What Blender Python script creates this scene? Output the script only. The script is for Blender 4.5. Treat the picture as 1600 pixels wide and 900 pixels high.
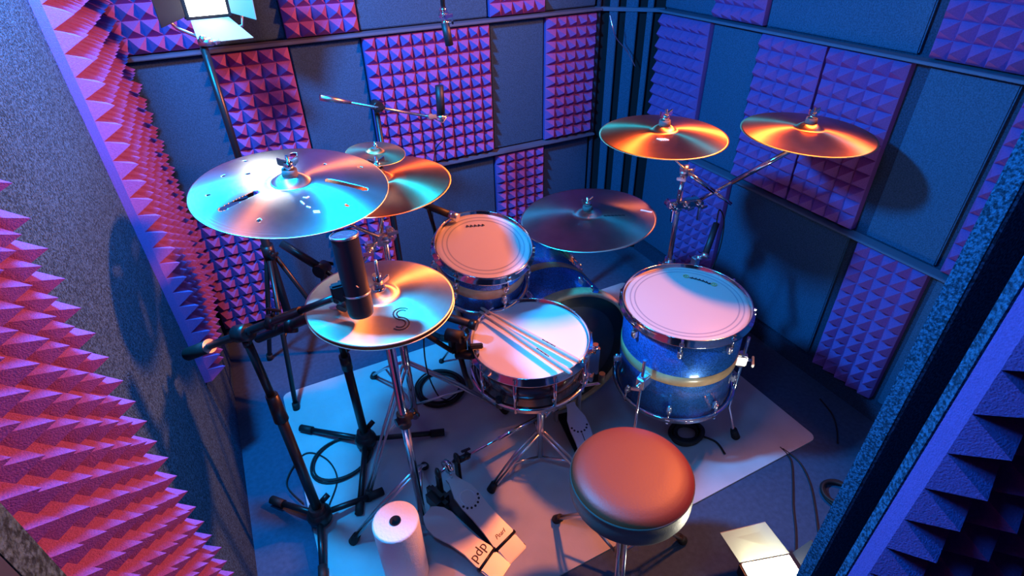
import bpy, bmesh, math, random
from mathutils import Vector, Matrix
random.seed(7)
PI = math.pi
for o in list(bpy.data.objects): bpy.data.objects.remove(o)
scn = bpy.context.scene
COL = scn.collection

# ------------------------------------------------------------------ camera
CAM_H = 1.73
pitch, yaw, roll = 0.60393545, 0.45368067, -0.0267052
cp, sp, cy_, sy_ = math.cos(pitch), math.sin(pitch), math.cos(yaw), math.sin(yaw)
fw = Vector((sy_*cp, cy_*cp, -sp)); rt = Vector((cy_, -sy_, 0)); up = rt.cross(fw)
r2 = math.cos(roll)*rt + math.sin(roll)*up; u2 = -math.sin(roll)*rt + math.cos(roll)*up
camd = bpy.data.cameras.new('camera'); cam = bpy.data.objects.new('camera', camd); COL.objects.link(cam)
M = Matrix((r2, u2, -fw)).transposed().to_4x4(); M.translation = Vector((0, 0, CAM_H)); cam.matrix_world = M
camd.sensor_width = 36; camd.lens = 0.86484773*1000/1600*36; camd.clip_start = 0.02
scn.camera = cam

# ------------------------------------------------------------------ world, lights, exposure
w = bpy.data.worlds.new('world'); scn.world = w; w.use_nodes = True
w.node_tree.nodes['Background'].inputs[0].default_value = (0.05, 0.08, 0.35, 1)
w.node_tree.nodes['Background'].inputs[1].default_value = 0.05
scn.view_settings.view_transform = 'Standard'; scn.view_settings.look = 'None'
scn.view_settings.gamma = 1; scn.view_settings.use_curve_mapping = False
scn.view_settings.exposure = 0.0
def area(name, loc, target, size, power, color, spread=PI):
    l = bpy.data.lights.new(name, 'AREA'); l.shape = 'RECTANGLE'; l.size = size[0]; l.size_y = size[1]
    l.energy = power; l.color = color; l.spread = spread
    o = bpy.data.objects.new(name, l); COL.objects.link(o); o.location = loc
    o.rotation_euler = (Vector(target)-Vector(loc)).to_track_quat('-Z', 'Y').to_euler(); return o
area('blue_stage_light', (-0.265, 1.43, 2.10), (0.75, 1.58, 1.0), (0.16, 0.16), 96, (0.0, 0.37, 1.0))
area('blue_door_light', (-0.10, 0.40, 2.18), (0.8, 1.6, 0.6), (0.3, 0.2), 9, (0.0, 0.33, 1.0))
area('red_stage_light', (1.88, 1.07, 2.0), (-0.35, 1.07, 2.16), (0.17, 0.17), 124, (1.0, 0.22, 0.05))

# ------------------------------------------------------------------ materials
def setin(b, n, v):
    if n in b.inputs: b.inputs[n].default_value = v
def mat(name, col, rough=0.5, metal=0.0, bump=0.0, bscale=200.0, var=0.0, vscale=60.0, var_col=None, aniso=0.0, coat=0.0, emit=None, estr=0.0, spec=None, detail=4):
    m = bpy.data.materials.new(name); m.use_nodes = True; nt = m.node_tree; b = nt.nodes['Principled BSDF']
    c = (*col, 1)
    setin(b, 'Base Color', c); setin(b, 'Roughness', rough); setin(b, 'Metallic', metal)
    if spec is not None: setin(b, 'Specular IOR Level', spec)
    if coat: setin(b, 'Coat Weight', coat); setin(b, 'Coat Roughness', 0.13)
    tc = nt.nodes.new('ShaderNodeTexCoord')
    if var:
        n = nt.nodes.new('ShaderNodeTexNoise'); n.inputs['Scale'].default_value = vscale; n.inputs['Detail'].default_value = detail
        r = nt.nodes.new('ShaderNodeValToRGB'); r.color_ramp.elements[0].position = 0.5-0.22; r.color_ramp.elements[1].position = 0.5+0.22
        d = var_col or tuple(x*(1-var) for x in col)
        r.color_ramp.elements[0].color = (*d, 1); r.color_ramp.elements[1].color = (*[min(1, x*(1+var)) for x in col], 1)
        nt.links.new(tc.outputs['Object'], n.inputs['Vector']); nt.links.new(n.outputs['Fac'], r.inputs['Fac']); nt.links.new(r.outputs['Color'], b.inputs['Base Color'])
    if bump:
        n = nt.nodes.new('ShaderNodeTexNoise'); n.inputs['Scale'].default_value = bscale; n.inputs['Detail'].default_value = 5
        bp = nt.nodes.new('ShaderNodeBump'); bp.inputs['Strength'].default_value = bump; bp.inputs['Distance'].default_value = 0.003
        nt.links.new(tc.outputs['Object'], n.inputs['Vector']); nt.links.new(n.outputs['Fac'], bp.inputs['Height']); nt.links.new(bp.outputs['Normal'], b.inputs['Normal'])
    if aniso:
        setin(b, 'Anisotropic', aniso)
        t = nt.nodes.new('ShaderNodeTangent'); t.direction_type = 'RADIAL'; t.axis = 'Z'
        nt.links.new(t.outputs['Tangent'], b.inputs['Tangent'])
    if emit: setin(b, 'Emission Color', (*emit, 1)); setin(b, 'Emission Strength', estr)
    return m

def cymbal_mat(name, col, rough=0.3, aniso=0.85, ring=0.25, var=0.12):
    m = mat(name, col, rough, 1.0, aniso=aniso); nt = m.node_tree; b = nt.nodes['Principled BSDF']
    tc = nt.nodes.new('ShaderNodeTexCoord'); sx = nt.nodes.new('ShaderNodeSeparateXYZ')
    nt.links.new(tc.outputs['Object'], sx.inputs[0])
    a = nt.nodes.new('ShaderNodeMath'); a.operation = 'MULTIPLY'; nt.links.new(sx.outputs[0], a.inputs[0]); nt.links.new(sx.outputs[0], a.inputs[1])
    c = nt.nodes.new('ShaderNodeMath'); c.operation = 'MULTIPLY'; nt.links.new(sx.outputs[1], c.inputs[0]); nt.links.new(sx.outputs[1], c.inputs[1])
    s = nt.nodes.new('ShaderNodeMath'); s.operation = 'ADD'; nt.links.new(a.outputs[0], s.inputs[0]); nt.links.new(c.outputs[0], s.inputs[1])
    q = nt.nodes.new('ShaderNodeMath'); q.operation = 'SQRT'; nt.links.new(s.outputs[0], q.inputs[0])
    cv = nt.nodes.new('ShaderNodeCombineXYZ'); nt.links.new(q.outputs[0], cv.inputs[0])
    n = nt.nodes.new('ShaderNodeTexNoise'); n.inputs['Scale'].default_value = 260; n.inputs['Detail'].default_value = 2
    nt.links.new(cv.outputs[0], n.inputs['Vector'])
    bp = nt.nodes.new('ShaderNodeBump'); bp.inputs['Strength'].default_value = ring; bp.inputs['Distance'].default_value = 0.0006
    nt.links.new(n.outputs['Fac'], bp.inputs['Height']); nt.links.new(bp.outputs['Normal'], b.inputs['Normal'])
    n2 = nt.nodes.new('ShaderNodeTexNoise'); n2.inputs['Scale'].default_value = 14; n2.inputs['Detail'].default_value = 5
    nt.links.new(tc.outputs['Object'], n2.inputs['Vector'])
    r = nt.nodes.new('ShaderNodeValToRGB'); r.color_ramp.elements[0].position = .3; r.color_ramp.elements[1].position = .7
    r.color_ramp.elements[0].color = (*[x*(1-var) for x in col], 1); r.color_ramp.elements[1].color = (*[min(1, x*(1+var)) for x in col], 1)
    nt.links.new(n2.outputs['Fac'], r.inputs['Fac']); nt.links.new(r.outputs['Color'], b.inputs['Base Color'])
    return m

def sparkle_mat(name, col):
    m = mat(name, col, 0.38, 0.5, coat=1.0); nt = m.node_tree; b = nt.nodes['Principled BSDF']
    tc = nt.nodes.new('ShaderNodeTexCoord'); v = nt.nodes.new('ShaderNodeTexVoronoi'); v.inputs['Scale'].default_value = 320
    nt.links.new(tc.outputs['Object'], v.inputs['Vector'])
    r = nt.nodes.new('ShaderNodeValToRGB'); r.color_ramp.elements[0].color = (*[x*.45 for x in col], 1); r.color_ramp.elements[1].color = (*[min(1, x*1.9+.02) for x in col], 1)
    nt.links.new(v.outputs['Color'], r.inputs['Fac']); nt.links.new(r.outputs['Color'], b.inputs['Base Color'])
    bp = nt.nodes.new('ShaderNodeBump'); bp.inputs['Strength'].default_value = .3; bp.inputs['Distance'].default_value = .0006
    nt.links.new(v.outputs['Color'], bp.inputs['Height']); nt.links.new(bp.outputs['Normal'], b.inputs['Normal'])
    return m

FOAM = mat('acoustic_foam', (0.26, 0.095, 0.36), 0.95, bump=0.5, bscale=500, var=0.12, vscale=250, spec=0.1)
FELT = mat('grey_felt', (0.034, 0.062, 0.095), 0.9, bump=1.0, bscale=300, var=0.8, vscale=230, spec=0.25, detail=2)
_r = [n for n in FELT.node_tree.nodes if n.type == 'VALTORGB'][0]
_r.color_ramp.elements[0].position = .40; _r.color_ramp.elements[1].position = .62
_r.color_ramp.elements[0].color = (.010, .036, .070, 1); _r.color_ramp.elements[1].color = (.055, .155, .29, 1)
FELTB = mat('smooth_felt', (0.028, 0.082, 0.16), 0.9, bump=0.5, bscale=300, var=0.3, vscale=230, spec=0.2, detail=2)
FELTD = mat('dark_felt', (0.025, 0.045, 0.09), 0.95, bump=0.5, bscale=300, var=0.4, vscale=200, spec=0.1)
TRIM = mat('felt_covered_trim', (0.08, 0.12, 0.20), 0.9, bump=0.5, bscale=300, spec=0.1)
BLACKW = mat('dark_recess', (0.015, 0.015, 0.02), 0.9, spec=0.05)
FLOORM = mat('booth_floor_carpet', (0.05, 0.085, 0.15), 0.9, bump=0.4, bscale=400, var=0.15, vscale=60, spec=0.1)
MATM = mat('pale_drum_mat', (0.45, 0.48, 0.50), 0.6, bump=0.1, bscale=120, var=0.12, vscale=6, spec=0.2, detail=6)
CHROME = mat('chrome', (0.85, 0.85, 0.87), 0.12, 1.0)
CHROMES = mat('brushed_chrome', (0.8, 0.8, 0.82), 0.28, 1.0)
BLACK = mat('black_powder_coat', (0.012, 0.012, 0.015), 0.35)
RUBBER = mat('black_rubber', (0.01, 0.01, 0.012), 0.65)
SILVERP = mat('cast_silver', (0.62, 0.63, 0.66), 0.38, 0.55)
HEADW = mat('coated_white_drumhead', (0.64, 0.64, 0.66), 0.5, bump=0.05, bscale=600)
HEADC = mat('clear_oil_drumhead', (0.43, 0.40, 0.40), 0.38, bump=0.03, bscale=300)
HEADD = mat('dark_bass_head', (0.045, 0.045, 0.055), 0.35, var=0.3, vscale=8)
RING = mat('grey_head_ring', (0.25, 0.26, 0.3), 0.4)
WOOD = mat('maple_inlay', (0.62, 0.42, 0.2), 0.4, var=0.2, vscale=30, coat=0.5)
SPARK = sparkle_mat('blue_sparkle_wrap', (0.008, 0.14, 0.50))
SNARES = mat('dark_walnut_lacquer', (0.05, 0.03, 0.035), 0.22, coat=0.8)
STICK = mat('hickory_stick', (0.50, 0.42, 0.34), 0.45)
INK = mat('black_ink', (0.01, 0.01, 0.015), 0.5)
GOLDINK = mat('gold_ink', (0.5, 0.42, 0.15), 0.4)
WHITEINK = mat('pale_ink', (0.8, 0.85, 0.9), 0.4)
LEATHER = mat('black_vinyl_red_sheen', (0.24, 0.036, 0.010), 0.52, bump=0.12, bscale=170, spec=0.8)  # black vinyl; the red lamp's orange sheen is painted into its base colour
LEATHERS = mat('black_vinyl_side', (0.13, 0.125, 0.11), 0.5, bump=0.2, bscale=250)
PAPER = mat('white_paper_towel', (0.9, 0.9, 0.9), 0.85, bump=0.5, bscale=120)
CARD = mat('dark_cardboard_tube', (0.02, 0.02, 0.03), 0.9)
FELTW = mat('cymbal_felt', (0.12, 0.10, 0.10), 0.95, bump=0.4)
MICB = mat('microphone_black', (0.014, 0.016, 0.024), 0.5, 0.1)
GLOSSC = mat('glossy_mic_cap', (0.12, 0.2, 0.28), 0.18, 0.6, bump=0.5, bscale=60)
LEDB = mat('light_housing', (0.015, 0.015, 0.02), 0.4)
FLAP = mat('barn_door_white', (0.32, 0.34, 0.27), 0.6)
LEDE = mat('led_diffuser', (1, 0.95, 0.8), 0.5, emit=(1.0, 0.93, 0.72), estr=60)
LEDH = mat('led_diffuser_hanging', (1, 0.95, 0.8), 0.5, emit=(1.0, 0.93, 0.72), estr=7)
CYM1 = cymbal_mat('bright_cymbal_bronze', (0.92, 0.90, 0.84), 0.36, 0.9)
CYM2 = cymbal_mat('bronze_cymbal', (0.86, 0.40, 0.20), 0.40, 0.9)
CYM3 = cymbal_mat('dark_ride_bronze', (0.5, 0.42, 0.38), 0.34, 0.8)
CYM4 = cymbal_mat('hihat_bronze', (0.9, 0.8, 0.62), 0.5, 0.85)
CYM5 = cymbal_mat('yellow_splash_bronze', (0.85, 0.78, 0.4), 0.3, 0.7)

# ------------------------------------------------------------------ mesh helpers
def basis(n, ref=None):
    n = Vector(n).normalized(); x = Vector(ref) if ref is not None else Vector((1, 0, 0))
    if abs(n.dot(x.normalized())) > 0.98: x = Vector((0, 1, 0))
    e1 = (x - n*x.dot(n)).normalized(); return e1, n.cross(e1), n
class MB:
    def __init__(s): s.v = []; s.f = []; s.sm = []
    def add(s, vs, fs, smooth=False):
        k = len(s.v); s.v += [Vector(p) for p in vs]; s.f += [[i+k for i in f] for f in fs]; s.sm += [smooth]*len(fs); return s
    def box(s, c, size, ex=(1, 0, 0), ey=(0, 1, 0), ez=(0, 0, 1), bev=0.0):
        c = Vector(c); ex = Vector(ex).normalized(); ey = Vector(ey).normalized(); ez = Vector(ez).normalized(); a, b, d = [t/2 for t in size]
        if bev <= 0:
            vs = [c+ex*a*i+ey*b*j+ez*d*k for i in (-1, 1) for j in (-1, 1) for k in (-1, 1)]
            fs = [(0, 1, 3, 2), (4, 6, 7, 5), (0, 4, 5, 1), (2, 3, 7, 6), (0, 2, 6, 4), (1, 5, 7, 3)]
            return s.add(vs, fs)
        bm = bmesh.new(); bmesh.ops.create_cube(bm, size=1.0)
        for v in bm.verts: v.co = Vector((v.co.x*2*a, v.co.y*2*b, v.co.z*2*d))
        bmesh.ops.bevel(bm, geom=bm.edges[:], offset=bev, segments=2, affect='EDGES')
        bm.verts.index_update()
        s.add([c+ex*v.co.x+ey*v.co.y+ez*v.co.z for v in bm.verts], [[v.index for v in f.verts] for f in bm.faces]); bm.free(); return s
    def quad8(s, p):   # 8 points: bottom 4, top 4
        return s.add(p, [(3, 2, 1, 0), (4, 5, 6, 7), (0, 1, 5, 4), (1, 2, 6, 5), (2, 3, 7, 6), (3, 0, 4, 7)])
    def cyl(s, p0, p1, r0, r1=None, seg=20, caps=True):
        r1 = r0 if r1 is None else r1; p0 = Vector(p0); p1 = Vector(p1); e1, e2, n = basis(p1-p0)
        ring = lambda p, r: [p+(e1*math.cos(2*PI*i/seg)+e2*math.sin(2*PI*i/seg))*r for i in range(seg)]
        s.add(ring(p0, r0)+ring(p1, r1), [(i, (i+1) % seg, seg+(i+1) % seg, seg+i) for i in range(seg)], True)
        if caps:
            s.add(ring(p0, r0), [list(range(seg))[::-1]]); s.add(ring(p1, r1), [list(range(seg))])
        return s
    def tube(s, pts, r, seg=10, closed=False):
        pts = [Vector(p) for p in pts]; n = len(pts); rings = []; pe = None
        for i, p in enumerate(pts):
            a = pts[(i-1) % n] if (closed or i > 0) else p; b = pts[(i+1) % n] if (closed or i < n-1) else p
            t = (b-a).normalized(); e1, e2, _ = basis(t, pe)
            pe = e1; rr = r[i] if isinstance(r, (list, tuple)) else r
            rings += [p+(e1*math.cos(2*PI*k/seg)+e2*math.sin(2*PI*k/seg))*rr for k in range(seg)]
        fs = []
        for i in range(n if closed else n-1):
            j = (i+1) % n
            fs += [(i*seg+k, i*seg+(k+1) % seg, j*seg+(k+1) % seg, j*seg+k) for k in range(seg)]
        s.add(rings, fs, True)
        if not closed: s.add(rings[:seg], [list(range(seg))[::-1]]); s.add(rings[-seg:], [list(range(seg))])
        return s
    def lathe(s, c, n, prof, seg=48, smooth=True, close=False):   # prof: (radius, height)
        c = Vector(c); e1, e2, n = basis(n); vs = []; fs = []
        for r, h in prof: vs += [c+n*h+(e1*math.cos(2*PI*i/seg)+e2*math.sin(2*PI*i/seg))*r for i in range(seg)]
        m = len(prof)
        for j in range(m if close else m-1):
            k = (j+1) % m
            fs += [(j*seg+i, j*seg+(i+1) % seg, k*seg+(i+1) % seg, k*seg+i) for i in range(seg)]
        return s.add(vs, fs, smooth)
    def sph(s, c, r, seg=16, sz=(1, 1, 1)):
        c = Vector(c); vs = []; fs = []; h = seg//2
        for j in range(h+1):
            a = PI*j/h
            vs += [c+Vector((r*sz[0]*math.sin(a)*math.cos(2*PI*i/seg), r*sz[1]*math.sin(a)*math.sin(2*PI*i/seg), r*sz[2]*math.cos(a))) for i in range(seg)]
        for j in range(h): fs += [(j*seg+i, (j+1)*seg+i, (j+1)*seg+(i+1) % seg, j*seg+(i+1) % seg) for i in range(seg)]
        return s.add(vs, fs, True)
    def build(s, name, m, parent=None, origin=None):
        org = Vector(origin) if origin is not None else Vector((0, 0, 0))
        if parent is not None: org = ORG[parent.name]
        me = bpy.data.meshes.new(name); me.from_pydata([v-org for v in s.v], [], s.f)
        me.polygons.foreach_set('use_smooth', s.sm); me.update()
        bm = bmesh.new(); bm.from_mesh(me); bmesh.ops.remove_doubles(bm, verts=bm.verts, dist=1e-6); bmesh.ops.recalc_face_normals(bm, faces=bm.faces); bm.to_mesh(me); bm.free()
        me.materials.append(m); o = bpy.data.objects.new(name, me); COL.objects.link(o)
        if parent is not None: o.parent = parent; ORG[o.name] = org
        else: o.location = org; ORG[o.name] = org
        return o
ORG = {}
def thing(name, label, cat, loc, group=None):
    o = bpy.data.objects.new(name, None); COL.objects.link(o); o.location = loc; o.empty_display_size = .05
    o['label'] = label; o['category'] = cat
    if group: o['group'] = group
    ORG[o.name] = Vector(loc); return o
def tag(o, label, cat, group=None):
    o['label'] = label; o['category'] = cat
    if group: o['group'] = group
    return o
def struct(o): o['kind'] = 'structure'; return o
def text_mesh(name, body, size, pos, ex, ey, m, parent, depth=0.0006, spacing=1.0, shear=0.0):
    c = bpy.data.curves.new(name, 'FONT'); c.body = body; c.size = size; c.extrude = depth; c.align_x = 'CENTER'; c.align_y = 'CENTER'; c.space_character = spacing; c.shear = shear
    t = bpy.data.objects.new(name, c); COL.objects.link(t)
    bpy.context.view_layer.update()
    me = bpy.data.meshes.new_from_object(t.evaluated_get(bpy.context.evaluated_depsgraph_get()))
    bpy.data.objects.remove(t)
    ex = Vector(ex).normalized(); ey = Vector(ey).normalized(); ez = ex.cross(ey); org = ORG[parent.name]
    for v in me.vertices: v.co = Vector(pos)+ex*v.co.x+ey*v.co.y+ez*v.co.z-org
    me.materials.clear(); me.materials.append(m)
    o = bpy.data.objects.new(name, me); COL.objects.link(o); o.parent = parent; ORG[o.name] = org; return o

# ------------------------------------------------------------------ room shell
XL, XR, YB, YF, ZC = -0.36, 1.965, 2.515, 0.285, 2.3
CA, CB = Vector((1.715, 2.49, 0)), Vector((1.94, 2.27, 0))
struct(MB().box(((XL+XR)/2, 1.1, -0.03), (XR-XL+.9, 3.6, .06)).build('floor', FLOORM))
struct(MB().box(((XL+XR)/2, 1.4, ZC+.03), (XR-XL+.3, 2.6, .06)).build('ceiling', FELTD))
struct(MB().box((XL-.03, 1.4, ZC/2), (.06, 2.3, ZC)).build('wall_left', FELTD))
struct(MB().box(((XL+XR)/2, YB+.03, ZC/2), (XR-XL+.12, .06, ZC)).build('wall_back', FELTD))
struct(MB().box((XR+.03, 1.4, ZC/2), (.06, 2.3, ZC)).build('wall_right', FELTD))
# chamfered corner
d = (CB-CA); L = d.length; dn = d.normalized(); nn = Vector((-dn.y, dn.x, 0));  nn = nn if nn.dot(Vector((-1, -1, 0))) > 0 else -nn
mid = (CA+CB)/2
struct(MB().box(mid-nn*.03+Vector((0, 0, ZC/2)), (L+.03, .02, ZC), dn, nn, (0, 0, 1)).build('wall_corner', BLACKW))
for i, (a, b) in enumerate([(0.0, .06), (.20, .33), (.45, .63), (.77, .86)]):
    c = CA+dn*((a+b)/2*L)
    tag(MB().box(c-nn*.008+Vector((0, 0, 1.0)), ((b-a)*L, .025, 2.0), dn, nn, (0, 0, 1), bev=.003).build('corner_slat', FELTD if i == 0 else FELTB),
        ['narrow dark felt slat in the back corner, next to the back wall foam',
         'thin blue-lit felt slat in the back corner, first bright one from the back wall',
         'widest blue-lit felt slat in the middle of the back corner',
         'thin blue-lit felt slat in the back corner, nearest the right wall'][i], 'slat')
# front wall with door opening (camera stands in the doorway)
struct(MB().box((0.81+.70, YF, ZC/2), (1.40, .03, ZC), bev=.004).build('wall_front', FELT))
struct(MB().box((-0.176-.13, YF, ZC/2), (.26, .03, ZC), bev=.002).build('wall_front_left', FELT))
struct(MB().box((-.18, YF-.026, ZC/2), (.014, .018, ZC), bev=.002).build('trim_1', mat('grey_metal_edge', (.12, .14, .16), .35, .8)))

# ---- panels
def foam_mesh(o, u, v, n, W, Hh, nu, nv, slab, h):
    o = Vector(o); u = Vector(u); v = Vector(v); n = Vector(n); mb = MB(); pu = W/nu; pv = Hh/nv
    P = lambda i, j: o+u*(i*pu)+v*(j*pv)+n*slab
    vs = []; fs = []
    for j in range(nv+1):
        for i in range(nu+1): vs.append(P(i, j))
    k = len(vs)
    for j in range(nv):
        for i in range(nu):
            vs.append(P(i+.5+random.uniform(-.03, .03), j+.5+random.uniform(-.03, .03))+n*h*random.uniform(.94, 1.04)); t = k+j*nu+i
            a = j*(nu+1)+i; b = a+1; c = b+nu+1; e = a+nu+1
            fs += [(a, b, t), (b, c, t), (c, e, t), (e, a, t)]
    mb.add(vs, fs)
    g = lambda p: p-n*slab
    c4 = [P(0, 0), P(nu, 0), P(nu, nv), P(0, nv)]
    mb.add([g(p) for p in c4]+c4, [(3, 2, 1, 0), (0, 1, 5, 4), (1, 2, 6, 5), (2, 3, 7, 6), (3, 0, 4, 7)])
    return mb
Z1, Z2, Z3 = 0.078, 0.694, 1.310
def foam(o, u, v, n, W, Hh, nu, nv, label, slab=.026, h=.046, group=None):
    return tag(foam_mesh(o, u, v, n, W, Hh, nu, nv, slab, h).build('foam_panel', FOAM, origin=o), label, 'acoustic panel', group)
def felt(o, u, v, n, W, Hh, label, t=.014, m=None, group=None):
    o = Vector(o); c = o+Vector(u)*W/2+Vector(v)*Hh/2+Vector(n)*t/2
    return tag(MB().box(c, (W, Hh, t), u, v, n, bev=.004).build('felt_panel', m or FELTB, origin=o), label, 'acoustic panel', group)
U, V, NB = (1, 0, 0), (0, 0, 1), (0, -1, 0)
gap = .003
# back wall columns
cx = [-.325, -.03, .26, .55, 1.135, 1.425, 1.715]
def bp(kind, c0, c1, z0, z1, label, nu=None):
    W = cx[c1]-cx[c0]-2*gap; o = (cx[c0]+gap, YB-.003, z0+.012)
    if kind == 'F': return foam(o, U, V, NB, W, z1-z0-.026, nu or round(W/.0555), 11, label)
    return felt(o, U, V, NB, W, z1-z0-.026, label)
bp('F', 0, 1, Z1, Z2, 'purple-lit pyramid foam panel low in the left back corner under the big slotted cymbal')
bp('P', 0, 1, Z2, Z3, 'tall dark felt panel at the left end of the back wall, below the trim')
bp('F', 0, 1, Z3, 1.93, 'dark blue pyramid foam panel at the top left corner behind the hanging light')
bp('P', 1, 2, Z1, Z2, 'flat dark felt panel low on the back wall behind the black light stand')
bp('F', 1, 2, Z2, Z3, 'pink and red-lit pyramid foam panel under the hanging light panel')
bp('P', 1, 2, Z3, 1.93, 'flat dark felt panel directly behind the hanging light panel')
bp('F', 2, 3, Z1, Z2, 'pyramid foam panel low on the back wall between the black microphone and the hi-hat')
bp('P', 2, 3, Z2, Z3, 'flat felt panel behind the left end of the overhead boom rod')
bp('F', 2, 3, Z3, 1.93, 'narrow purple foam panel at the top edge, right of the hanging light')
bp('P', 3, 4, Z1, Z2, 'wide flat felt panel low on the back wall behind the rack tom')
bp('F', 3, 4, Z2, Z3, 'wide square pyramid foam panel behind the overhead microphone', 11)
bp('P', 3, 4, Z3, 1.93, 'wide flat grey felt panel at the top middle of the back wall')
bp('F', 4, 5, Z1, Z2, 'pyramid foam panel low on the back wall right above the rack tom and ride cymbal')
bp('P', 4, 5, Z2, Z3, 'narrow flat felt panel between the two foam panels right of the overhead microphone')
bp('F', 4, 5, Z3, 1.93, 'pink-lit foam panel at the top edge near the back corner')
bp('P', 5, 6, Z1, Z2, 'dark flat felt panel low beside the back corner above the ride cymbal')
bp('F', 5, 6, Z2, Z3, 'narrow purple foam panel beside the chamfered back corner')
bp('P', 5, 6, Z3, 1.93, 'flat dark felt panel at the top beside the chamfered back corner')
# right wall
UR, NR = (0, 1, 0), (-1, 0, 0)
def rp(kind, y0, y1, z0, z1, label, nu=None):
    W = y1-y0-2*gap; o = (XR-.003, y0+gap, z0+.012)
    if kind == 'F': return foam(o, UR, V, NR, W, z1-z0-.026, nu or round(W/.0555), 11, label)
    return felt(o, UR, V, NR, W, z1-z0-.026, label)
rp('P', 1.945, 2.27, Z1, Z2, 'flat blue felt panel low on the right wall beside the corner slats')
rp('F', 1.945, 2.27, Z2, Z3, 'blue foam panel on the right wall nearest the back corner')
rp('P', 1.945, 2.27, Z3, 1.93, 'flat blue felt panel at the top of the right wall beside the corner')
rp('F', 1.67, 1.94, Z1, Z2, 'small blue foam panel low behind the chrome cymbal stand clamp')
rp('P', 1.67, 1.94, Z2, Z3, 'narrow flat blue felt panel between the two orange cymbals')
rp('F', 1.67, 1.94, Z3, 1.93, 'foam panel at the top of the right wall above the narrow flat felt panel')
rp('P', 1.065, 1.665, Z1, Z2, 'wide flat felt panel low on the right wall behind the floor tom')
rp('F', 1.368, 1.665, Z2, Z3, 'foam panel on the right wall directly behind the left half of the rightmost cymbal')
rp('F', 1.065, 1.362, Z2, Z3, 'bright blue foam panel on the right wall at the right edge of the rightmost cymbal')
rp('P', 1.065, 1.665, Z3, 1.93, 'wide flat grey-blue felt panel at the top of the right wall')
rp('F', .765, 1.03, Z1, Z2, 'blue foam panel low on the right wall to the right of the floor tom')
rp('P', .765, 1.02, Z2, Z3, 'tall flat blue felt panel catching the shadow of the rightmost cymbal')
rp('F', .765, 1.03, Z3, 1.93, 'purple-blue foam panel in the top right corner')
rp('P', .32, .745, Z1, Z2, 'dark felt panel low on the right wall beside the doorway')
rp('F', .32, .745, Z2, Z3, 'dark blue foam panel beside the felt-covered door jamb')
rp('P', .32, .745, Z3, 1.93, 'flat felt panel high on the right wall beside the doorway')
# left wall
UL, NL = (0, 1, 0), (1, 0, 0)
LX = -.355
felt((LX, .935, .0), UL, V, NL, .75, 2.1, 'tall grey speckled felt panel on the left wall between two red-lit foam panels', t=.02, m=FELT)
felt((LX, 1.69, .0), UL, V, NL, .78, .42, 'flat felt strip under the red-lit foam at the far end of the left wall', t=.02, m=FELT)
foam((LX, 1.687, .43), UL, V, NL, .75, 1.56, 15, 30, 'red-lit foam panel on the left wall, running back to the rear corner', slab=.040, h=.050)
foam((LX, .31, .0), UL, V, NL, .62, 2.08, 12, 41, 'large red-lit foam panel on the left wall nearest the doorway', slab=.012, h=.056)
# ledge trims
k = 2
for z in (Z2, Z3):
    struct(MB().box(((cx[0]+cx[-1])/2, YB-.033, z), (cx[-1]-cx[0]+.02, .058, .012), bev=.003).build('trim_%d' % k, TRIM)); k += 1
    struct(MB().box((XR-.033, (.31+2.27)/2, z), (.050, 2.27-.31, .010), bev=.002).build('trim_%d' % k, TRIM)); k += 1
struct(MB().box(mid-nn*.012+Vector((0, 0, Z3)), (L+.02, .05, .016), dn, nn, (0, 0, 1)).build('trim_%d' % k, TRIM))
struct(MB().box(((cx[0]+cx[-1])/2, YB-.012, .039), (cx[-1]-cx[0], .024, .078)).build('baseboard_back', FELTD))
struct(MB().box((XR-.012, 1.3, .039), (.024, 1.95, .078)).build('baseboard_right', FELTD))
# baffle beside the doorway
ang = math.radians(28); bu = Vector((math.cos(ang), -math.sin(ang), 0)); bn = Vector((-math.sin(ang), -math.cos(ang), 0)); B0 = Vector((.535, .129, 0))
t = thing('acoustic_baffle', 'upright baffle outside the doorway with felt edge and large blue-lit foam spikes', 'acoustic panel', B0)
foam_mesh(B0-bn*.022, bu, Vector((0, 0, 1)), bn, .60, 1.998, 11, 36, .022, .034).build('foam_face', FOAM, t)
MB().box(B0-bn*.031+bu*.3+Vector((0, 0, 1)), (.60, .018, 2.0), bu, bn, (0, 0, 1), bev=.003).build('felt_core', FELT, t)
# drum mat
def rounded(x0, y0, x1, y1, r, z0, z1, n=5):
    pts = []
    for cxx, cyy, a0 in ((x1-r, y1-r, 0), (x0+r, y1-r, PI/2), (x0+r, y0+r, PI), (x1-r, y0+r, 1.5*PI)):
        for i in range(n+1): a = a0+PI/2*i/n; pts.append((cxx+r*math.cos(a), cyy+r*math.sin(a)))
    m = len(pts); return MB().add([(x, y, z0) for x, y in pts]+[(x, y, z1) for x, y in pts], [list(range(m))[::-1], list(range(m, 2*m))]+[(i, (i+1) % m, m+(i+1) % m, m+i) for i in range(m)])
tag(rounded(-.148, .764, 1.672, 2.00, .03, .0, .006).build('drum_mat', MATM, origin=(.76, 1.38, 0)), 'large pale rectangular mat on the floor under the drum kit', 'mat')

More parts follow.
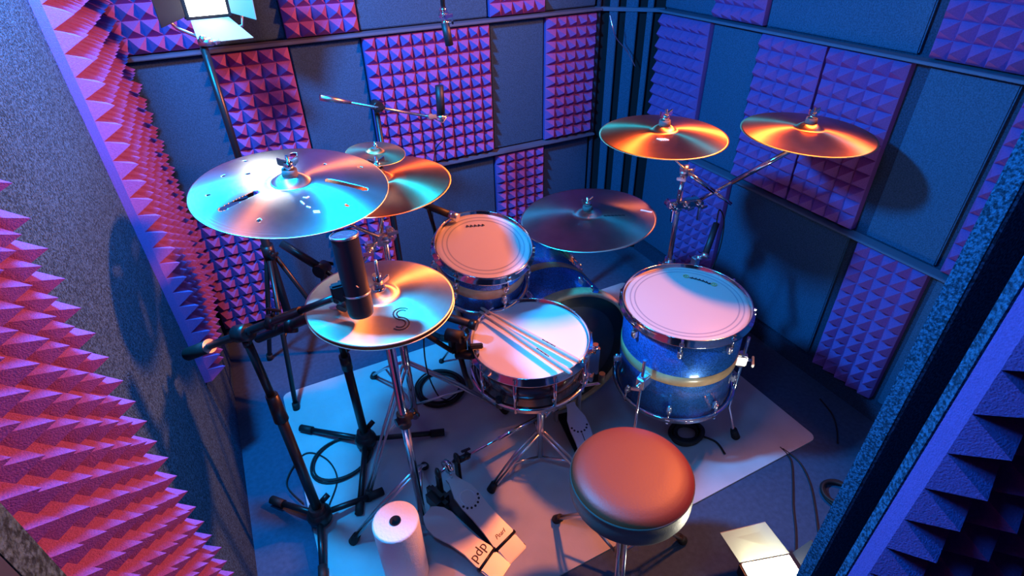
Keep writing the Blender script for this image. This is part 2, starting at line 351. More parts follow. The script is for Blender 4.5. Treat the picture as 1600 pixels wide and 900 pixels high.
# ------------------------------------------------------------------ drums
def drum(name, label, top, n, R, depth, shell_m, head_m, nl, a0, stripe=True, loc=None, lugstyle='short', hoop_m=None, bottom=True, ringed=True):
    top = Vector(top); n = Vector(n).normalized(); e1, e2, n = basis(n); T = thing(name, label, 'drum', loc or (top-n*depth))
    hm = hoop_m or CHROME; Rs = R-.012
    prof = [(Rs, -.006), (Rs, -depth+.006)]
    MB().lathe(top, n, [(Rs-.006, -.006), (Rs, -.008), (Rs, -depth+.008), (Rs-.006, -depth+.006)], 72).build('shell', shell_m, T)
    if stripe:
        MB().lathe(top, n, [(Rs+.0005, -depth*.5+.021), (Rs+.0016, -depth*.5+.020), (Rs+.0016, -depth*.5-.020), (Rs+.0005, -depth*.5-.021)], 72).build('wood_inlay_band', WOOD, T)
    hd = MB().lathe(top, n, [(0.0005, -.0015), (R-.02, -.0015), (R-.009, -.004), (R-.009, -.014)], 72).build('drumhead', head_m, T)
    if ringed:
        for rr in (R-.045, R-.030): MB().lathe(top, n, [(rr, -.0012), (rr+.0022, -.0008), (rr+.0045, -.0012)], 72).build('head_ring', RING, hd)
    # hoop (flanged)
    MB().lathe(top, n, [(R-.010, -.012), (R-.0035, -.010), (R-.0035, .006), (R-.001, .0085), (R+.001, .006), (R-.0005, -.010), (R+.009, -.014), (R+.009, -.0175), (R-.006, -.0165)], 72, close=True).build('top_hoop', hm, T)
    if bottom:
        MB().lathe(top-n*depth, n, [(R-.010, .012), (R-.0035, .010), (R-.0035, -.006), (R-.001, -.0085), (R+.001, -.006), (R-.0005, .010), (R+.009, .014), (R+.009, .0175), (R-.006, .0165)], 72, close=True).build('bottom_hoop', hm, T)
        MB().lathe(top-n*depth, n, [(.0005, .0015), (R-.012, .0015)], 48).build('bottom_head', HEADC, T)
    for i in range(nl):
        a = a0+2*PI*i/nl; d = e1*math.cos(a)+e2*math.sin(a); tn = n.cross(d)
        if lugstyle == 'tube':
            l = MB().cyl(top+d*(R+.004)-n*.02, top+d*(R+.004)-n*(depth-.02), .0055, seg=12)
            for hh in (.035, depth-.035): l.cyl(top+d*(Rs-.002)-n*hh, top+d*(R+.004)-n*hh, .006, seg=10); 
            l = l.build('lug', CHROME, T)
            MB().cyl(top+d*(R+.004)+n*.004, top+d*(R+.004)-n*(depth+.004), .0045, seg=8).build('tension_rod', CHROME, l)
        else:
            for sgn, z0 in ((1, 0), (-1, depth)):
                zz = lambda q: top-n*(z0+sgn*q)
                l = MB().box(zz(.056)+d*(Rs+.008), (.016, .015, .030), tn, d, n, bev=.003).cyl(zz(.040)+d*(R+.004), zz(.062)+d*(R+.004), .006, seg=10).sph(zz(.068)+d*(Rs+.010), .0075, 10).build('lug', CHROMES, T)
                MB().cyl(zz(-.002)+d*(R+.004), zz(.042)+d*(R+.004), .0033, seg=8).box(zz(-.004)+d*(R+.004), (.008, .008, .006), tn, d, n).box(zz(.012)+d*(R+.003), (.016, .012, .007), tn, d, n, bev=.001).build('tension_rod', CHROME, l)
                if not bottom: break
    return T, (top, n, e1, e2)
def inked(parent, top, e1, e2, n, pts_list, width, m, name, lift=.0012):
    mb = MB()
    for pts in pts_list:
        for i in range(len(pts)-1):
            a = Vector(pts[i]); b = Vector(pts[i+1]); dd = (b-a).normalized(); pr = Vector((-dd.y, dd.x))*width/2
            q = [a-pr-dd*width*.2, a+pr-dd*width*.2, b+pr+dd*width*.2, b-pr+dd*width*.2]
            w3 = lambda p, h: top+e1*p.x+e2*p.y+n*h
            mb.quad8([w3(p, lift-.0008) for p in q]+[w3(p, lift) for p in q])
    return mb.build(name, m, parent)

# floor tom
FT, (ft, fn, fe1, fe2) = drum('floor_tom', 'blue sparkle floor tom with a maple band, standing right of the snare on three legs', (1.188, 1.097, .621), (-.03, -.02, 1), .213, .372, SPARK, HEADC, 8, math.radians(226), loc=(1.188, 1.097, 0))
arc = lambda r, a, b, k=10: [(r*math.cos(a+(b-a)*i/k), r*math.sin(a+(b-a)*i/k)) for i in range(k+1)]
def ring2(cx_, cy2, r, k=14): return [(cx_+r*math.cos(2*PI*i/k), cy2+r*math.sin(2*PI*i/k)) for i in range(k+1)]
inked(FT, ft, fe1, fe2, fn, [ring2(.093, .108, .009), ring2(.143, .022, .009), [(.088, .104), (.098, .112)], [(.138, .018), (.148, .026)]], .0032, GOLDINK, 'printed_emblem')
for i in range(6):
    a = math.radians(41-5.4*i); r = .136
    p = ft+fe1*r*math.cos(a)+fe2*r*math.sin(a)+fn*.0006
    inked(FT, ft, fe1, fe2, fn, [[(r*math.cos(a)-.004, r*math.sin(a)+.005), (r*math.cos(a)+.004, r*math.sin(a)-.005)], [(r*math.cos(a)-.003, r*math.sin(a)-.001), (r*math.cos(a)+.006, r*math.sin(a)+.002)]], .0035, INK, 'printed_lettering')
for i, a in enumerate((math.radians(199), math.radians(319), math.radians(79))):
    d = Vector((math.cos(a), math.sin(a), 0)); b = Vector((1.188, 1.097, 0))+d*.226
    leg = MB().tube([b+Vector((0, 0, .50)), b+Vector((0, 0, .16)), b+d*.035+Vector((0, 0, .05)), b+d*.05+Vector((0, 0, .012))], .0055, 12).build('leg', CHROME, FT)
    MB().cyl(b+d*.038+Vector((0, 0, .045)), b+d*.053+Vector((0, 0, .007)), .013, .017).build('rubber_foot', RUBBER, leg)
    MB().box(b-d*.012+Vector((0, 0, .40)), (.03, .05, .045), (-d.y, d.x, 0), d, (0, 0, 1), bev=.004).cyl(b-d*.005+Vector((0, 0, .37)), b-d*.005+Vector((0, 0, .43)), .012).cyl(b+Vector((0, 0, .40)), b+d*.03+Vector((0, 0, .40)), .005).box(b+d*.034+Vector((0, 0, .395)), (.036, .008, .014), (-d.y, d.x, .5), d, (0, 0, 1), bev=.002).build('leg_bracket', CHROMES, leg)
# vent badge
# snare
SN, (st, sn, se1, se2) = drum('snare_drum', 'dark lacquered snare drum with white coated head, drumsticks lying on it', (.632, 1.178, .621), (-.032, -.038, 1), .187, .135, SNARES, HEADW, 10, math.radians(228), stripe=False, lugstyle='tube', ringed=False, loc=(.632, 1.178, .48))
a = math.radians(318); d = se1*math.cos(a)+se2*math.sin(a); tn = sn.cross(d)
MB().box(st+d*.197-sn*.06, (.028, .022, .09), tn, d, sn, bev=.004).box(st+d*.214-sn*.055, (.016, .012, .11), tn, d, sn, bev=.003).cyl(st+d*.205-sn*.01, st+d*.205+sn*.012, .009).box(st+d*.20-sn*.125, (.04, .012, .02), tn, d, sn, bev=.002).build('snare_strainer', CHROME, SN)
# rack tom
RT, (rtp, rn, re1, re2) = drum('rack_tom', 'small blue sparkle rack tom mounted above the bass drum, head lit orange', (.614, 1.463, .816), (.019, -.254, .967), .163, .168, SPARK, HEADC, 6, math.radians(274), loc=(.614, 1.463, .61))
for i in range(5):
    x = -.016+.013*i; y = .098-.003*i
    inked(RT, rtp, re1, re2, rn, [[(x-.004, y-.004), (x, y+.005), (x+.004, y-.003)]], .003, INK, 'printed_lettering')
# bass drum (axis horizontal)
yawb = .07; bnv = Vector((-math.sin(yawb), -math.cos(yawb), 0)); bc = Vector((.88, 1.366, .299))
BD = thing('bass_drum', 'blue sparkle bass drum lying on its side behind the snare, with maple hoops', 'drum', (.88, 1.59, 0))
MB().lathe(bc, bnv, [(.262, 0), (.272, -.002), (.272, -.448), (.262, -.45)], 96).build('shell', SPARK, BD)
MB().lathe(bc-bnv*.225, bnv, [(.2725, .02), (.274, .019), (.274, -.019), (.2725, -.02)], 96).build('wood_inlay_band', WOOD, BD)
MB().lathe(bc, bnv, [(.274, .018), (.29, .018), (.292, .014), (.292, -.018), (.29, -.022), (.274, -.022)], 96, close=True).build('batter_hoop', WOOD, BD)
MB().lathe(bc-bnv*.45, bnv, [(.274, .018), (.29, .018), (.292, .014), (.292, -.018), (.29, -.022), (.274, -.022)], 96, close=True).build('front_hoop', WOOD, BD)
hd = MB().lathe(bc, bnv, [(.0005, .004), (.26, .004), (.274, .002)], 96).build('batter_head', HEADD, BD)
MB().lathe(bc, bnv, [(.222, .0052), (.262, .0052), (.2735, .0045)], 96).build('head_ring', BLACK, hd)
MB().lathe(bc-bnv*.45, bnv, [(.0005, -.004), (.274, -.004)], 96).build('front_head', HEADD, BD)
be1, be2, _ = basis(bnv)
for i in range(8):
    a = math.radians(22.5+45*i); d = be1*math.cos(a)+be2*math.sin(a); tn = bnv.cross(d)
    for s0, sg in ((0, 1), (.45, -1)):
        b = bc-bnv*(s0+sg*.075)
        l = MB().box(b+d*.281, (.018, .018, .035), tn, d, bnv, bev=.003).sph(b+d*.286-bnv*sg*.02, .009, 10).build('lug', CHROMES, BD)
        MB().cyl(b+d*.300, bc-bnv*(s0-sg*.012)+d*.300, .004, seg=8).build('tension_rod', CHROME, l)
        MB().box(bc-bnv*(s0-sg*.006)+d*.294, (.028, .02, .022), tn, d, bnv, bev=.003).build('claw', CHROME, l)
for sx in (1, -1):
    b = bc-bnv*.40+Vector((sx*.25, 0, -.06)); e = Vector((b.x+sx*.12, b.y+.10, .012))
    e.y = min(e.y, 2.3)
    l = MB().tube([b+Vector((-sx*.03, 0, .05)), b+Vector((sx*.03, .02, -.02)), e], .006).build('spur_leg', CHROME, BD)
    MB().sph(e, .013, 10).build('rubber_tip', RUBBER, l)
# tom mount post from the bass drum
tp = Vector((.70, 1.66, 0))
TM = thing('tom_mount', 'chrome tom holder rising from the bass drum to the rack tom', 'mount', (tp.x, tp.y, .52))
MB().box((tp.x, tp.y, .523), (.07, .06, .03), bev=.006).cyl((tp.x, tp.y, .51), (tp.x, tp.y, .70), .011).build('post', CHROME, TM)
MB().cyl((tp.x, tp.y, .67), (.655, 1.60, .675), .008).cyl((tp.x-.02, tp.y, .67), (tp.x+.03, tp.y+.0, .67), .016).build('arm', CHROME, TM)

# ------------------------------------------------------------------ cymbals
def cymbal_prof(R, bell=.2, bow=.018, bh=.022):
    rb = R*bell; pr = [(.006, bow+bh)]
    for i in range(1, 9): x = i/8; pr.append((.006+(rb-.006)*x, bow+bh*math.cos(x*PI/2)**.8 if x < 1 else bow+.0008))
    for i in range(1, 25): x = i/24; pr.append((rb+(R-rb)*x, bow*(1-x**1.7)))
    return pr
def cymbal(name, label, cat, c, n, R, m, bell=.2, bow=.016, bh=.02, holes=None):
    c = Vector(c); e1, e2, nv = basis(n); pr = cymbal_prof(R, bell, bow, bh); th = .0012
    rot = Matrix((e1, e2, nv)).transposed().to_4x4(); rot.translation = c
    if not holes:
        full = pr+[(r, h-th) for r, h in pr[::-1]]
        mb = MB().lathe((0, 0, 0), (0, 0, 1), full, 96, close=True)
        o = mb.build(name, m)
    else:
        # fine polar grid with openings, then a small thickness
        seg = 480; vs = []; fs = []; rs = []
        for i in range(len(pr)-1):
            (ra, ha), (rb, hb) = pr[i], pr[i+1]; k = max(1, int((rb-ra)/.0022))
            for j in range(k): rs.append((ra+(rb-ra)*j/k, ha+(hb-ha)*j/k))
        rs.append(pr[-1])
        for r, h in rs: vs += [(r*math.cos(2*PI*i/seg), r*math.sin(2*PI*i/seg), h) for i in range(seg)]
        def cut(x, y):
            for (ax, ay, bx, by, w_) in holes:
                dx, dy = bx-ax, by-ay; L2 = dx*dx+dy*dy; tt = 0 if L2 == 0 else max(0, min(1, ((x-ax)*dx+(y-ay)*dy)/L2))
                if math.hypot(x-ax-tt*dx, y-ay-tt*dy) < w_: return True
            return False
        for j in range(len(rs)-1):
            for i in range(seg):
                rm = (rs[j][0]+rs[j+1][0])/2; a = 2*PI*(i+.5)/seg
                if not cut(rm*math.cos(a), rm*math.sin(a)): fs.append((j*seg+i, j*seg+(i+1) % seg, (j+1)*seg+(i+1) % seg, (j+1)*seg+i))
        mb = MB().add(vs, fs, True); o = mb.build(name, m); md = o.modifiers.new('thickness', 'SOLIDIFY'); md.thickness = .0014
    o.matrix_world = rot; tag(o, label, cat); ORG[o.name] = c
    return o, (c+nv*bow, nv, e1, e2)
def mark(o, polys, width, m, name, R, bow, lift=.0012):
    """thin printed strokes following the bow of a cymbal, in its own coordinates"""
    mb = MB(); hz = lambda x, y: bow*(1-min(1, max(0, (math.hypot(x, y)-R*.2)/(R*.8)))**1.7)+lift
    for pts in polys:
        for i in range(len(pts)-1):
            a = Vector(pts[i]); b = Vector(pts[i+1]); dd = (b-a).normalized(); pr = Vector((-dd.y, dd.x))*width/2
            q = [a-pr-dd*width*.25, a+pr-dd*width*.25, b+pr+dd*width*.25, b-pr+dd*width*.25]
            mb.quad8([(p.x, p.y, hz(p.x, p.y)-.0012) for p in q]+[(p.x, p.y, hz(p.x, p.y)) for p in q])
    p = mb.build(name, m); p.parent = o; return p
slots = [(-.159, -.068, -.085, -.027, .0085), (.085, -.018, .158, -.073, .0085), (.02, .10, .035, .18, .0085)]
dots = [(x, y, x, y, .0048) for x, y in [(-.143, .097), (-.089, .08), (-.086, .171), (-.183, .009), (.095, .08), (-.093, -.144), (.099, -.139), (.18, .05)]]
c1, (p1, n1, _, _) = cymbal('effects_cymbal', 'large pale crash cymbal with long slots and small holes, lit cyan, at upper left', 'cymbal', (.076, 1.364, 1.176), (.068, -.092, .993), .23, CYM1, holes=slots+dots)
mark(c1, [[(.012, -.085), (.018, -.088), (.024, -.085)], [(.004, -.10), (.008, -.112)], [(.012, -.125), (.018, -.13)], [(.022, -.147), (.034, -.149)], [(.022, -.153), (.034, -.155)]], .0035, WHITEINK, 'printed_logo', .23, .016)
c2, (p2, n2, _, _) = cymbal('crash_cymbal', 'thin crash cymbal partly hidden behind the slotted cymbal, reddish sheen', 'cymbal', (.321, 1.511, 1.075), (-.017, -.022, 1), .205, CYM2)
c3, (p3, n3, _, _) = cymbal('splash_cymbal', 'tiny yellow splash cymbal stacked above the thin crash, behind the slotted cymbal', 'cymbal', (.336, 1.576, 1.143), (.081, -.087, .993), .086, CYM5, bell=.3, bow=.006, bh=.011)
c4, (p4, n4, _, _) = cymbal('hihat_cymbal', 'top hi-hat cymbal with a double-line letter S, under the black microphone', 'cymbal', (.194, 1.128, .950), (.039, -.022, .999), .178, CYM4, bell=.26, bow=.012, bh=.02)
S2 = []
for off in (-.0035, .0035):
    pts = []
    for i in range(25):
        tt = i/24; a_ = -2.4+4.8*tt
        # S as two opposed arcs
        if tt < .5: an = math.radians(60+250*tt*2*.92); cxs, cys = 0, .0145; r_ = .0145+off
        else: an = math.radians(110-250*(tt-.5)*2*.92); cxs, cys = 0, -.0145; r_ = .0145-off
        pts.append((cxs+r_*math.cos(an), cys+r_*math.sin(an)))
    th = math.radians(-27); S2.append([(.018+1.15*(x*math.cos(th)-y*math.sin(th)), -.107+1.15*(x*math.sin(th)+y*math.cos(th))) for x, y in pts])
mark(c4, S2, .0028, INK, 'printed_letter_s', .178, .012, .0016)
hb_o, _ = cymbal('hihat_cymbal', 'bottom hi-hat cymbal, its thin rim just showing below the top one', 'cymbal', (.194, 1.128, .938), (-.039, .022, -.999), .178, CYM4, bell=.26, bow=.012, bh=.02)
c5, (p5, n5, _, _) = cymbal('ride_cymbal', 'large dark ride cymbal low at the back between rack tom and floor tom', 'cymbal', (1.08, 1.549, .757), (-.051, .02, .999), .254, CYM3)
mark(c5, [[(.187, -.077), (.214, -.108)], [(.192, -.074), (.219, -.105)]], .003, WHITEINK, 'printed_lettering', .254, .016)
mark(c5, [[(.04+.012*i, -.05-.006*i), (.047+.012*i, -.056-.006*i)] for i in range(6)], .006, INK, 'printed_logo', .254, .016)
c6, (p6, n6, _, _) = cymbal('crash_cymbal', 'orange-lit crash cymbal with yellow and blue streaks, left of the two on the right side', 'cymbal', (1.206, 1.339, 1.114), (-.002, -.015, 1), .203, CYM2)
mark(c6, [[(-.062+.006*i, -.045-.004*i), (-.058+.006*i, -.062-.003*i)] for i in range(4)], .005, WHITEINK, 'printed_logo', .203, .016)
c7, (p7, n7, _, _) = cymbal('crash_cymbal', 'rightmost crash cymbal, orange along its near half, close to the right wall', 'cymbal', (1.655, 1.157, 1.097), (.015, -.03, 1), .209, CYM2)

# ------------------------------------------------------------------ stands
def wingtop(T, p, n, m=CHROME, sc=1.0):
    p = Vector(p); n = Vector(n).normalized(); e1, e2, n = basis(n)
    if sc != 1.0:
        MB().cyl(p+n*.010, p+n*.020, .010).build('felt_washer', FELTW, T)
        MB().cyl(p-n*.02, p+n*.036, .003, seg=10).cyl(p+n*.020, p+n*.030, .007, seg=12).build('wing_nut', m, T); return
    MB().cyl(p+n*.018, p+n*.034, .019, .017).build('felt_washer', FELTW, T)
    MB().cyl(p-n*.05, p+n*.068, .0045, seg=10).cyl(p+n*.034, p+n*.052, .0125, .011, seg=14).box(p+n*.052+e1*.014, (.022, .007, .017), (e1+n*.5), e2, n, bev=.0015).box(p+n*.052-e1*.014, (.022, .007, .017), (e1-n*.5), e2, n, bev=.0015).build('wing_nut', m, T)
    MB().cyl(p-n*.034, p-n*.004, .012).build('cymbal_tilter', m, T)
def joint(mb, p, ax, r=.016, w_=.03):
    p = Vector(p); ax = Vector(ax).normalized(); mb.cyl(p-ax*w_/2, p+ax*w_/2, r, seg=18); e1, e2, _ = basis(ax)
    mb.cyl(p+ax*w_/2, p+ax*(w_/2+.012), .005, seg=10).box(p+ax*(w_/2+.016), (.034, .012, .006), e1, e2, ax, bev=.002); return mb
def tripod(T, base, hub, rad, legs, m, lm=None, lr=.008, foot=True, double=True, zlow=None):
    """chrome double-braced tripod: hub height, foot radius"""
    base = Vector(base)
    for k_, a in enumerate(legs):
        d = Vector((math.cos(a), math.sin(a), 0)); tn = Vector((-d.y, d.x, 0)); f = base+d*rad+Vector((0, 0, .0235)); h = base+Vector((0, 0, hub))+d*.012
        mb = MB()
        for s_ in ((-1, 1) if double else (0,)):
            mb.tube([h+tn*s_*.008, (h+f)/2+Vector((0, 0, .01))+tn*s_*.009, f+tn*s_*.006], lr*.62 if double else lr, 8)
        lw = base+Vector((0, 0, zlow if zlow is not None else hub*.35))+d*.012; mb.tube([lw, (h*.45+f*.55)], lr*.6, 8)
        leg = mb.build('leg', lm or m, T)
        if foot: MB().cyl(f+Vector((0, 0, .014))-d*.012, f-Vector((0, 0, .016))+d*.006, .013, .016, 14).build('rubber_foot', RUBBER, leg)

# hi-hat stand
b = Vector((.194, 1.128, 0))
T = thing('hihat_stand', 'chrome hi-hat stand with straight pole, under the hi-hat cymbals', 'stand', b)
MB().cyl(b+Vector((0, 0, .02)), b+Vector((0, 0, .90)), .0125).build('lower_tube', CHROME, T)
MB().cyl(b+Vector((0, 0, .86)), b+Vector((.004, 0, 1.06)), .004, seg=10).build('pull_rod', CHROME, T)
MB().cyl(b+Vector((0, 0, .895)), b+Vector((0, 0, .93)), .02, .012).build('seat_cup', BLACK, T)
joint(MB().cyl(b+Vector((0, 0, .50)), b+Vector((0, 0, .55)), .019), b+Vector((0, 0, .525)), (1, .2, 0), .012, .05).build('height_collar', BLACK, T)
MB().cyl(b+Vector((.001, 0, .985)), b+Vector((.001, 0, 1.02)), .011).box(b+Vector((.016, 0, 1.0)), (.03, .008, .014), (1, .3, .4), (0, 1, 0), (0, 0, 1), bev=.002).cyl(b+Vector((0, 0, .972)), b+Vector((0, 0, .984)), .016).build('clutch', CHROME, T)
tripod(T, b, .27, .23, [math.radians(x) for x in (70, 168)], CHROMES, zlow=.08)
MB().box((.262, 1.165, .055), (.055, .10, .085), (.94, .34, 0), (-.34, .94, 0), (0, 0, 1), bev=.02).build('pedal_frame', BLACK, T)
# hi-hat pedal (footboard with lettering)
def footboard(T, heel, toe, w_, m, name='footboard', shape='long', thick=.008):
    heel = Vector(heel); toe = Vector(toe); u = (toe-heel); Ln = u.length; u.normalize(); side = Vector((0, 0, 1)).cross(u).normalized(); nz = u.cross(side)
    prof = {'long': [(0, .92), (.03, .97), (.2, .88), (.42, .84), (.6, .92), (.76, .86), (.88, .55), (.94, .42), (1, .42)], 'bat': [(0, .9), (.04, .95), (.25, .8), (.5, .88), (.72, 1.15), (.86, 1.05), (.95, .75), (1.0, .5)]}[shape]
    pts = [heel+u*(a*Ln)+side*(q*w_/2) for a, q in prof]+[heel+u*(a*Ln)-side*(q*w_/2) for a, q in prof[::-1]]
    k = len(pts); mb = MB().add([p-nz*thick for p in pts]+pts, [list(range(k))[::-1], list(range(k, 2*k))]+[(i, (i+1) % k, k+(i+1) % k, k+i) for i in range(k)])
    return mb.build(name, m, T), (u, side, nz, Ln)
HP = T
toe, heel = Vector((.208, 1.105, .10)), Vector((.325, .905, .038))
fb, (u, sd, nz, Ln) = footboard(HP, heel, toe, .085, SILVERP, shape='bat')
text_mesh('pedal_lettering', 'pdp', .044, heel+u*.030+nz*.0006, sd*-1, u, INK, fb, depth=.0007, shear=.0).name = 'pedal_lettering'
hpl = MB().box(heel-u*.038+Vector((0, 0, -.012)), (.08, .064, .014), sd, u, nz, bev=.004).build('heel_plate', SILVERP, HP)
MB().cyl(heel-sd*.045-u*.003-nz*.006, heel+sd*.045-u*.003-nz*.006, .006, seg=12).build('hinge', BLACK, HP)
MB().box((heel+toe)/2*1+Vector((0, 0, -.045)), (.02, Ln*.95, .008), sd, (u.x, u.y, 0), (0, 0, 1)).tube([heel-u*.03+Vector((0, 0, -.028)), Vector((.20, 1.13, .01))], .006).build('base_rails', BLACK, HP)
# slave pedal of the double pedal
T = thing('double_pedal_slave', 'silver footboard pedal left of the snare stand, joined to the bass pedal by a rod', 'pedal', (.36, 1.05, 0))
heel = Vector((.405, .935, .035)); toe = Vector((.318, 1.175, .130))
fb, (u, sd, nz, Ln) = footboard(T, heel, toe, .088, SILVERP, shape='long')
text_mesh('pedal_lettering', 'Pearl', .020, heel+u*.022+nz*.0006, sd*-1, u, INK, fb, depth=.0006, shear=.3)
mb = MB()
for i in range(7):
    a = math.radians(195+25*i); mb.cyl(heel+u*(Ln*.64+.032*math.sin(a))+sd*.034*math.cos(a)-nz*.001, heel+u*(Ln*.64+.032*math.sin(a))+sd*.034*math.cos(a)+nz*.001, .0042, seg=10)
mb.build('grip_hole', INK, fb)
mb = MB().lathe(heel+u*Ln*.66+nz*.0004, nz, [(.024, 0), (.026, .0012), (.028, 0)], 24); mb.build('pressed_ring', SILVERP, fb)
MB().box(heel-u*.035+Vector((0, 0, -.008)), (.082, .055, .012), sd, u, nz, bev=.003).build('heel_plate', SILVERP, T)
MB().box(heel-u*.06+Vector((0, 0, -.012)), (.09, .03, .004), sd, u, nz).tube([heel-u*.06+sd*.04-nz*.012, heel-u*.06-sd*.04-nz*.012], .003).build('heel_frame', CHROME, T)
MB().cyl(heel-sd*.046-u*.003-nz*.005, heel+sd*.046-u*.003-nz*.005, .006, seg=12).build('hinge', BLACK, T)
MB().box((.355, 1.06, .012), (.07, .30, .008), (.94, .34, 0), (-.34, .94, 0), (0, 0, 1), bev=.002).build('base_plate', BLACK, T)
for s_ in (-1, 1):
    q = Vector((.318, 1.19, 0))+Vector((.94, .34, 0))*s_*.042
    MB().box(q+Vector((0, 0, .085)), (.012, .03, .17), (.94, .34, 0), (-.34, .94, 0), (0, 0, 1), bev=.005).sph(q+Vector((0, 0, .17)), .02, 12, (.5, 1, 1)).build('post', BLACK, T)
MB().cyl(Vector((.318, 1.19, .165))-Vector((.94, .34, 0))*.05, Vector((.318, 1.19, .165))+Vector((.94, .34, 0))*.055, .007).lathe(Vector((.318, 1.19, .165)), (.94, .34, 0), [(.005, -.007), (.026, -.007), (.026, .007), (.005, .007)], 24).build('axle', CHROME, T)
MB().tube([(.322, 1.168, .127), (.319, 1.178, .15)], .004).build('chain', CHROME, T)
ds0, ds1 = Vector((.375, 1.205, .155)), Vector((.80, 1.275, .13))
sh = MB().cyl(ds0, ds1, .0055, seg=10).cyl(ds0+(ds1-ds0)*.36, ds0+(ds1-ds0)*.8, .0085, seg=12).build('drive_shaft', CHROME, T)
joint(MB().cyl(ds0-(ds1-ds0)*.02, ds0+(ds1-ds0)*.07, .012), ds0+(ds1-ds0)*.05, (0, .2, 1), .009, .02).build('universal_joint', BLACK, sh)
joint(MB().cyl(ds0+(ds1-ds0)*.93, ds1, .012), ds0+(ds1-ds0)*.95, (0, .2, 1), .009, .02).build('universal_joint', CHROME, sh)
# main bass pedal
T = thing('bass_drum_pedal', 'silver perforated bass drum pedal between the snare and the stool', 'pedal', (.87, 1.18, 0))
heel = Vector((.82, 1.02, .032)); toe = Vector((.868, 1.285, .115))
fb, (u, sd, nz, Ln) = footboard(T, heel, toe, .086, SILVERP, shape='long')
mb = MB()
for i in range(7):
    a = math.radians(195+25*i); mb.cyl(heel+u*(Ln*.66+.030*math.sin(a))+sd*.032*math.cos(a)-nz*.001, heel+u*(Ln*.66+.030*math.sin(a))+sd*.032*math.cos(a)+nz*.001, .0042, seg=10)
mb.build('grip_hole', INK, fb)
MB().box(heel+u*.09+nz*.0006, (.003, .12, .001), sd, u, nz).build('groove', INK, fb)
MB().box(heel-u*.03+Vector((0, 0, -.006)), (.08, .05, .012), sd, u, nz, bev=.003).build('heel_plate', SILVERP, T)
MB().box((.845, 1.16, .012), (.075, .34, .008), sd, (u.x, u.y, 0), (0, 0, 1), bev=.002).build('base_plate', BLACK, T)
for s_ in (-1, 1): MB().box(Vector((.872, 1.31, .10))+sd*s_*.048, (.012, .03, .19), sd, (u.x, u.y, 0), (0, 0, 1), bev=.004).build('post', SILVERP, T)
MB().cyl(Vector((.872, 1.31, .185))-sd*.06, Vector((.872, 1.31, .185))+sd*.06, .007).build('axle', CHROME, T)
bt = MB().cyl((.872, 1.31, .185), (.872, 1.275, .36), .004).build('beater_shaft', CHROME, T)
MB().cyl((.872, 1.258, .362), (.874, 1.302, .366), .024).build('beater', FELTW, bt)

# double cymbal stand behind hi-hat (holds slotted crash and thin crash)
b = Vector((.315, 1.56, 0))
T = thing('cymbal_stand', 'chrome boom cymbal stand behind the hi-hat, holding the two upper left cymbals', 'stand', b)
MB().cyl(b+Vector((0, 0, .05)), b+Vector((0, 0, .50)), .014).cyl(b+Vector((0, 0, .48)), b+Vector((0, 0, .87)), .0105).build('pole', CHROME, T)
joint(MB().cyl(b+Vector((0, 0, .47)), b+Vector((0, 0, .51)), .019), b+Vector((0, 0, .49)), (-1, -.4, 0), .011, .05).build('collar', CHROME, T)
tripod(T, b, .34, .36, [math.radians(x) for x in (103, 223, 343)], CHROMES, zlow=.12)
j = b+Vector((-.012, -.02, .885)); mb = MB().box(j, (.045, .03, .045), bev=.006); joint(mb, j, (1, -.5, .1), .017, .05); joint(mb, j+Vector((.03, .0, .02)), (0, -1, .2), .012, .035)
mb.box(j+Vector((-.04, -.0, -.02)), (.03, .03, .035), bev=.005); joint(mb, j+Vector((-.04, -.01, -.02)), (-.5, -1, 0), .011, .04); mb.build('multi_clamp', CHROMES, T)
a1 = MB().cyl(j+Vector((-.085, -.03, -.055)), j+Vector((-.0, 0, .01)), .008).cyl(j, p1-n1*.05, .0065).build('boom_arm', CHROME, T)
MB().cyl(j+Vector((0, 0, .01)), p2-n2*.055, .0065).build('upright_rod', CHROME, T)
wingtop(T, p1, n1); wingtop(T, p2, n2)
MB().tube([p2+n2*.05, (p2+n2*.06+p3-n3*.03)/2, p3-n3*.01], .004, 8).build('splash_rod', CHROME, T); wingtop(T, p3-n3*.008, n3, sc=.6)
# ride stand
b = Vector((1.16, 1.62, 0))
T = thing('cymbal_stand', 'low cymbal stand with dark legs behind the bass drum, holding the ride', 'stand', Vector((1.22, 1.98, 0)))
b = Vector((1.22, 1.98, 0))
MB().cyl(b+Vector((0, 0, .04)), b+Vector((0, 0, .62)), .012).build('pole', BLACK, T)
tripod(T, b, .28, .24, [math.radians(x) for x in (100, 200, 330)], BLACK, zlow=.1)
joint(MB(), b+Vector((0, 0, .62)), (1, 0, 0)).build('boom_clamp', CHROMES, T)
MB().cyl(b+Vector((.03, .09, .60)), b+Vector((0, 0, .625)), .007).cyl(b+Vector((0, 0, .625)), p5-n5*.05, .007).build('boom_arm', CHROME, T)
wingtop(T, p5, n5)
